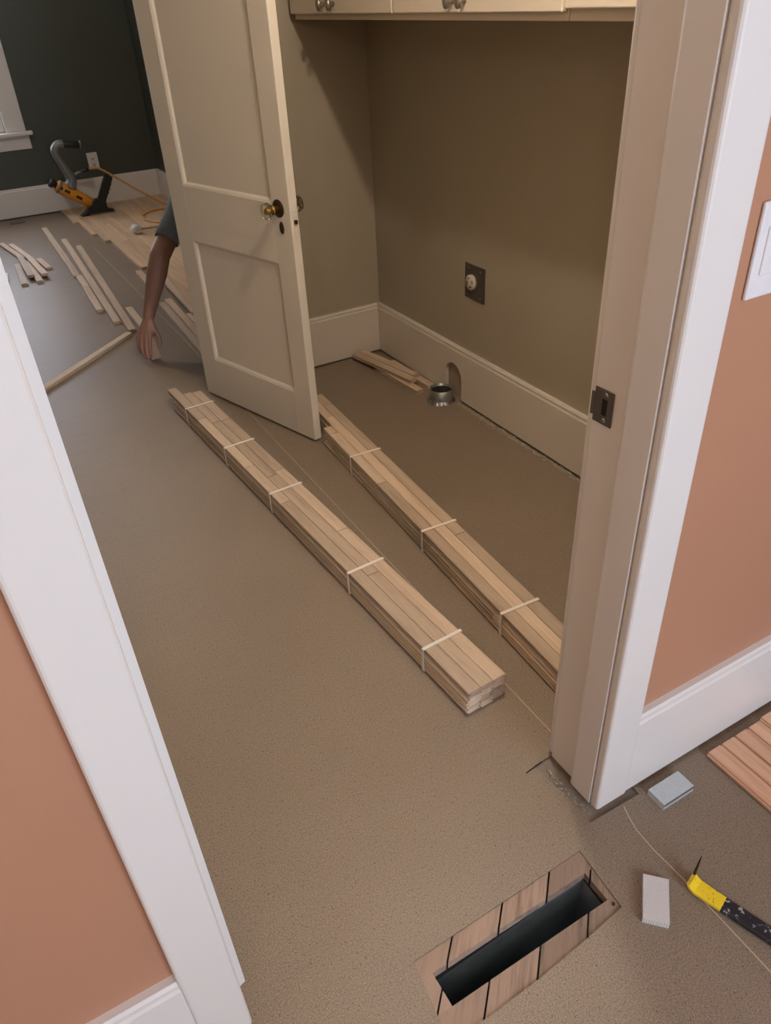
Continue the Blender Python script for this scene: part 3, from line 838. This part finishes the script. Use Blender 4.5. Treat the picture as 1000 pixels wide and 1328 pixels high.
# aluminium handle
hp = spline([npt(1.060, .245), npt(1.085, .320), npt(1.050, .420), npt(1.018, .505), npt(1.020, .550), npt(1.055, .580), npt(1.095, .579)], 6)
bm = bmesh.new(); add_tube(bm, hp, [.050 - .019 * min(1, i / 14) for i in range(len(hp))], 14); obj('handle_arm', bm, M_alu, fn, True)
for dx in (-.028, .030):
    bm = bmesh.new(); add_tube(bm, [npt(1.062 + dx, .235, -.03), npt(1.085 + dx * .8, .318, -.024)], [.012, .009], 10); obj('handle_rib', bm, M_alu, fn, True)
gd = (npt(1.215, .556) - npt(1.085, .580)).normalized()
bm = bmesh.new(); add_lathe(bm, [(.024, 0), (.027, .01), (.025, .06), (.027, .12), (.024, .13)], 20, frame(npt(1.088, .579), (0, 1, 0), gd)); obj('grip', bm, M_black, fn, True)
bm = bmesh.new(); add_lathe(bm, [(.022, .128), (.036, .131), (.036, .141), (.02, .144)], 20, frame(npt(1.088, .579), (0, 1, 0), gd) @ Matrix.Diagonal((.8, 1.05, 1, 1))); obj('grip_end', bm, M_alu, fn, True)
# magazine
mgd = (npt(1.385, .292) - npt(1.275, .10)).normalized()
MM = frame(npt(1.262, .075), (0, 1, 0), mgd)
bm = bmesh.new(); add_box(bm, (-.02, -.034, 0), (.02, .034, .255), MM, .004); mg = obj('magazine', bm, M_black, fn)
for k in range(3):
    bm = bmesh.new(); add_box(bm, (-.012, -.040, .12 + k * .035), (.012, -.033, .135 + k * .035), MM, .002); obj('latch', bm, M_black, mg)
bm = bmesh.new(); add_box(bm, (-.018, -.030, .236), (.022, .038, .262), MM, .004); obj('end_cap', bm, M_black, mg)
bm = bmesh.new(); add_prism(bm, [(1.275, .03), (1.352, .03), (1.318, .06), (1.315, .125), (1.290, .11)], 'y', NY - .030, NY + .030); obj('gusset', bm, M_black, fn)
bm = bmesh.new(); add_lathe(bm, [(.018, 0), (.018, .012), (.002, .016)], 14, frame(npt(1.345, .032, -.02), (1, 0, 0), (0, 0, 1))); obj('foot_knob', bm, M_black, fn, True)
bm = bmesh.new(); add_tube(bm, [npt(1.105, .330), npt(1.15, .352), npt(1.185, .358)], [.014, .012, .011], 12); obj('air_fitting', bm, M_alu, fn, True)
bm = bmesh.new(); add_tube(bm, [npt(1.185, .358), npt(1.215, .364), npt(1.245, .371)], [.010, .012, .011], 12); obj('hose_coupler', bm, M_black, fn, True)
# hose
bm = bmesh.new()
hz = .0192 + .0085
add_tube(bm, spline([npt(1.245, .371), npt(1.29, .374), npt(1.34, .356), (1.47, 7.19, .262), (1.60, 7.18, .158), (1.72, 7.17, .075), (1.80, 7.13, .034), (1.86, 7.05, hz), (1.85, 6.96, hz), (1.76, 6.955, hz), (1.62, 6.93, hz), (1.53, 6.84, hz), (1.497, 6.73, hz), (1.51, 6.60, hz), (1.58, 6.47, hz), (1.70, 6.40, hz), (1.84, 6.20, hz), (1.80, 5.8, hz), (1.7, 5.5, hz)], 8), .0085, 10)
tag(obj('air_hose', bm, M_hose, None, True, loc=npt(1.245, .371)), 'orange air hose looping over the laid oak floor', 'hose')
# mallet
ml = thing('mallet', (1.33, 6.29, .019), 'white-headed rubber mallet lying on the laid oak floor', 'mallet')
bm = bmesh.new(); add_lathe(bm, [(.020, -.036), (.031, -.032), (.034, -.01), (.034, .012), (.030, .032), (.02, .036)], 24, frame((1.325, 6.27, .0545), (0, 0, 1), (.25, -1, 0))); obj('head', bm, M_rubber, ml, True)
bm = bmesh.new(); add_tube(bm, [(1.345, 6.274, .053), (1.50, 6.30, .040), (1.68, 6.335, .033)], [.011, .012, .014], 12); obj('handle', bm, M_oak, ml, True)

# ------------------------------------------------------------------ kneeling person behind the door
def caps(bm, chain):
    """tapered capsules along a chain of (point, radius)"""
    for (p, r) in chain: bmesh.ops.create_icosphere(bm, subdivisions=3, radius=r, matrix=Matrix.Translation(p))
    for (p, r), (q, t) in zip(chain, chain[1:]):
        p, q = Vector(p), Vector(q); d = q - p
        if d.length < 1e-5: continue
        bmesh.ops.create_cone(bm, cap_ends=True, segments=20, radius1=r, radius2=t, depth=d.length,
                              matrix=Matrix.Translation((p + q) / 2) @ d.to_track_quat('Z', 'Y').to_matrix().to_4x4())
def ell(bm, c, r, rot=None):
    M = Matrix.Translation(c) @ (rot if rot is not None else Matrix.Identity(4)) @ Matrix.Diagonal((*r, 1))
    bmesh.ops.create_icosphere(bm, subdivisions=3, radius=1, matrix=M)
def organic(name, bm, mat, parent, vox, it=6, loc=None):
    o = obj(name, bm, mat, parent, True, loc)
    r = o.modifiers.new('remesh', 'REMESH'); r.mode = 'VOXEL'; r.voxel_size = vox; r.use_smooth_shade = True
    s = o.modifiers.new('smooth', 'SMOOTH'); s.factor = .5; s.iterations = it
    return o
V = Vector
wrist, elbow, shR = V((.772, 3.815, .205)), V((.893, 3.835, .475)), V((1.135, 3.96, .735))
shL = V((1.49, 4.02, .76)); neck = V((1.315, 3.95, .86)); head = V((1.300, 3.86, .985)); pelvis = V((1.345, 4.42, .40)); chest = V((1.325, 4.06, .66))
elbL, wrL = V((1.60, 3.90, .50)), V((1.50, 3.78, .28))
kneeR, kneeL = V((1.265, 4.06, .097)), V((1.475, 4.04, .34)); ankR, ankL = V((1.265, 4.50, .075)), V((1.49, 4.10, .085))
bm = bmesh.new()
caps(bm, [(pelvis, .13), (V((1.335, 4.25, .53)), .125), (chest, .135), (neck, .058), (head + V((0, .02, -.05)), .055)])
caps(bm, [(V((1.215, 4.0, .75)), .07), (shR, .058), ((shR * .45 + elbow * .55), .050), (elbow, .049), (elbow * .72 + wrist * .28 + V((0, -.004, 0)), .0495), (elbow * .3 + wrist * .7, .037), (wrist, .029)])
caps(bm, [(V((1.42, 4.04, .77)), .07), (shL, .056), (elbL, .042), (elbL * .7 + wrL * .3, .043), (wrL, .028)])
caps(bm, [(pelvis + V((-.08, 0, -.03)), .095), (kneeR, .062), (ankR, .042), (ankR + V((0, .10, -.03)), .035)])
caps(bm, [(pelvis + V((.09, 0, -.03)), .095), (kneeL, .062), (ankL, .042), (ankL + V((0, -.13, -.03)), .034)])
# head: skull, jaw, nose, ears, brow; looks down towards the hand
hr = Matrix.Rotation(math.radians(32), 4, 'X')
ell(bm, head, (.074, .092, .104), hr); hl = lambda x, y, z: head + (hr @ V((x, y, z)))
ell(bm, hl(0, -.025, -.062), (.052, .060, .058), hr)
caps(bm, [(hl(0, -.088, .015), .009), (hl(0, -.106, -.018), .0125)]); ell(bm, hl(.012, -.095, -.022), (.009,) * 3); ell(bm, hl(-.012, -.095, -.022), (.009,) * 3)
ell(bm, hl(0, -.080, .026), (.048, .014, .009), hr); ell(bm, hl(0, -.082, -.056), (.023, .010, .006), hr); ell(bm, hl(0, -.080, -.067), (.020, .010, .006), hr)
for s in (-1, 1): ell(bm, hl(s * .076, .006, -.008), (.009, .020, .031), hr)
# right hand: palm and five fingers closing on the strip of staples
def hand(bm, w, knuckles, fingers, thumb):
    for k in knuckles: caps(bm, [(w, .021), ((w + k) / 2, .0165), (k, .0115)])
    for a, b in zip(knuckles, knuckles[1:]): caps(bm, [(w * .35 + a * .65, .0135), (w * .35 + b * .65, .0135)])
    for f in fingers: caps(bm, f)
    caps(bm, thumb)
kn = [V((.696, 3.808, .118)), V((.708, 3.790, .112)), V((.726, 3.776, .112)), V((.745, 3.768, .117))]
fg = []
tips = [[(.686, 3.795, .082), (.686, 3.782, .055), (.694, 3.772, .036)], [(.693, 3.772, .072), (.692, 3.757, .042), (.700, 3.748, .020)],
        [(.712, 3.757, .074), (.707, 3.744, .044), (.711, 3.737, .022)], [(.733, 3.750, .082), (.726, 3.737, .056), (.724, 3.732, .036)]]
for k, t in zip(kn, tips): fg.append([(k, .0105)] + [(V(p), r) for p, r in zip(t, (.0095, .0085, .0072))])
hand(bm, wrist, kn, fg, [(wrist * .75 + kn[3] * .25 + V((.006, -.004, 0)), .018), (V((.776, 3.782, .145)), .0155), (V((.790, 3.768, .108)), .0115), (V((.786, 3.758, .078)), .0092), (V((.778, 3.752, .060)), .007)])
# left hand resting on the raised knee
kl = [wrL + V((-.035 + .022 * i, -.03, -.065 + .004 * i)) for i in range(4)]
kl = [V((1.445 + .020 * i, 3.965, .375)) for i in range(4)]
wrL2 = V((1.49, 3.93, .42))
caps(bm, [(elbL, .042), (wrL2, .028)])
hand(bm, wrL2, kl, [[(k, .0105), (k + V((-.002, .03, -.02)), .0095), (k + V((-.002, .05, -.045)), .0085)] for k in kl], [(wrL2, .016), (V((1.435, 3.95, .40)), .012), (V((1.418, 3.975, .385)), .0095)])
person = organic('person', bm, M_skin, None, .0042, 5, loc=(1.33, 4.25, .019))
tag(person, 'person in a grey t-shirt kneeling behind the open door, reaching down with the right hand', 'person')
bm = bmesh.new()
caps(bm, [(pelvis + V((0, .01, .02)), .142), (V((1.335, 4.25, .53)), .140), (chest, .150), (V((1.318, 3.99, .80)), .085)])
cuff = shR * .28 + elbow * .72
caps(bm, [(V((1.215, 4.0, .745)), .086), (shR, .072), (cuff + (shR - elbow) * .12, .059)])
caps(bm, [(V((1.42, 4.04, .765)), .086), (shL, .072), (shL * .4 + elbL * .6, .060)])
organic('t_shirt', bm, M_shirt, person, .007, 6)
# open flat hem of the right sleeve
sdv = (cuff - shR).normalized(); bm = bmesh.new()
Ms = frame(cuff - sdv * .055, (0, 0, 1), sdv)
add_lathe(bm, [(.0625, 0), (.0615, .03), (.060, .075), (.0565, .076), (.055, .04)], 30, Ms, caps=False); obj('sleeve_hem', bm, M_shirt, person, True)
bm = bmesh.new()
caps(bm, [(pelvis, .145), (pelvis + V((-.08, 0, -.03)), .112), (kneeR + V((0, 0, .012)), .078), (ankR + V((0, -.04, .0)), .057)])
caps(bm, [(pelvis + V((.09, 0, -.03)), .112), (kneeL, .076), (ankL + V((0, 0, .03)), .056)])
organic('trousers', bm, M_jeans, person, .008, 6)
for a, d in ((ankR, V((0, .12, -.030))), (ankL, V((0, -.15, -.030)))):
    bm = bmesh.new(); caps(bm, [(a + V((0, 0, .0)), .050), (a + d * .5, .046), (a + d, .040)]); organic('boot', bm, M_boot, person, .006, 4)
bm = bmesh.new(); ell(bm, hl(0, .018, .018), (.079, .092, .098), hr); ell(bm, hl(0, -.02, .055), (.072, .070, .060), hr); organic('hair', bm, M_hair, person, .006, 4)
for s in (-1, 1):
    bm = bmesh.new(); ell(bm, hl(s * .030, -.0815, .006), (.011, .007, .007), hr); obj('eye', bm, M_eye, person, True)
# the strip of staples in the hand, one end on the floor
zd = V((-.10, .42, .90)).normalized()
Mh = frame(V((.7475, 3.745, .0)) , (1, .1, 0), zd)
hs = thing('staple_strip', (.7475, 3.745, 0), 'pinkish staple strip held upright in the reaching hand', 'staples', 'collated staple strips')
bm = bmesh.new()
for k in range(24):
    add_box(bm, (-.025, -.014, .011 + k * .0042), (.025, .014 - (.0006 if k % 2 else 0), .011 + (k + 1) * .0042 - .0003), Mh)
obj('staple_legs', bm, M_st3, hs)['kind'] = 'stuff'
bm = bmesh.new(); add_box(bm, (-.0245, -.0135, .0095), (.0245, .0135, .0112), Mh); obj('staple_crowns', bm, M_steel, hs)
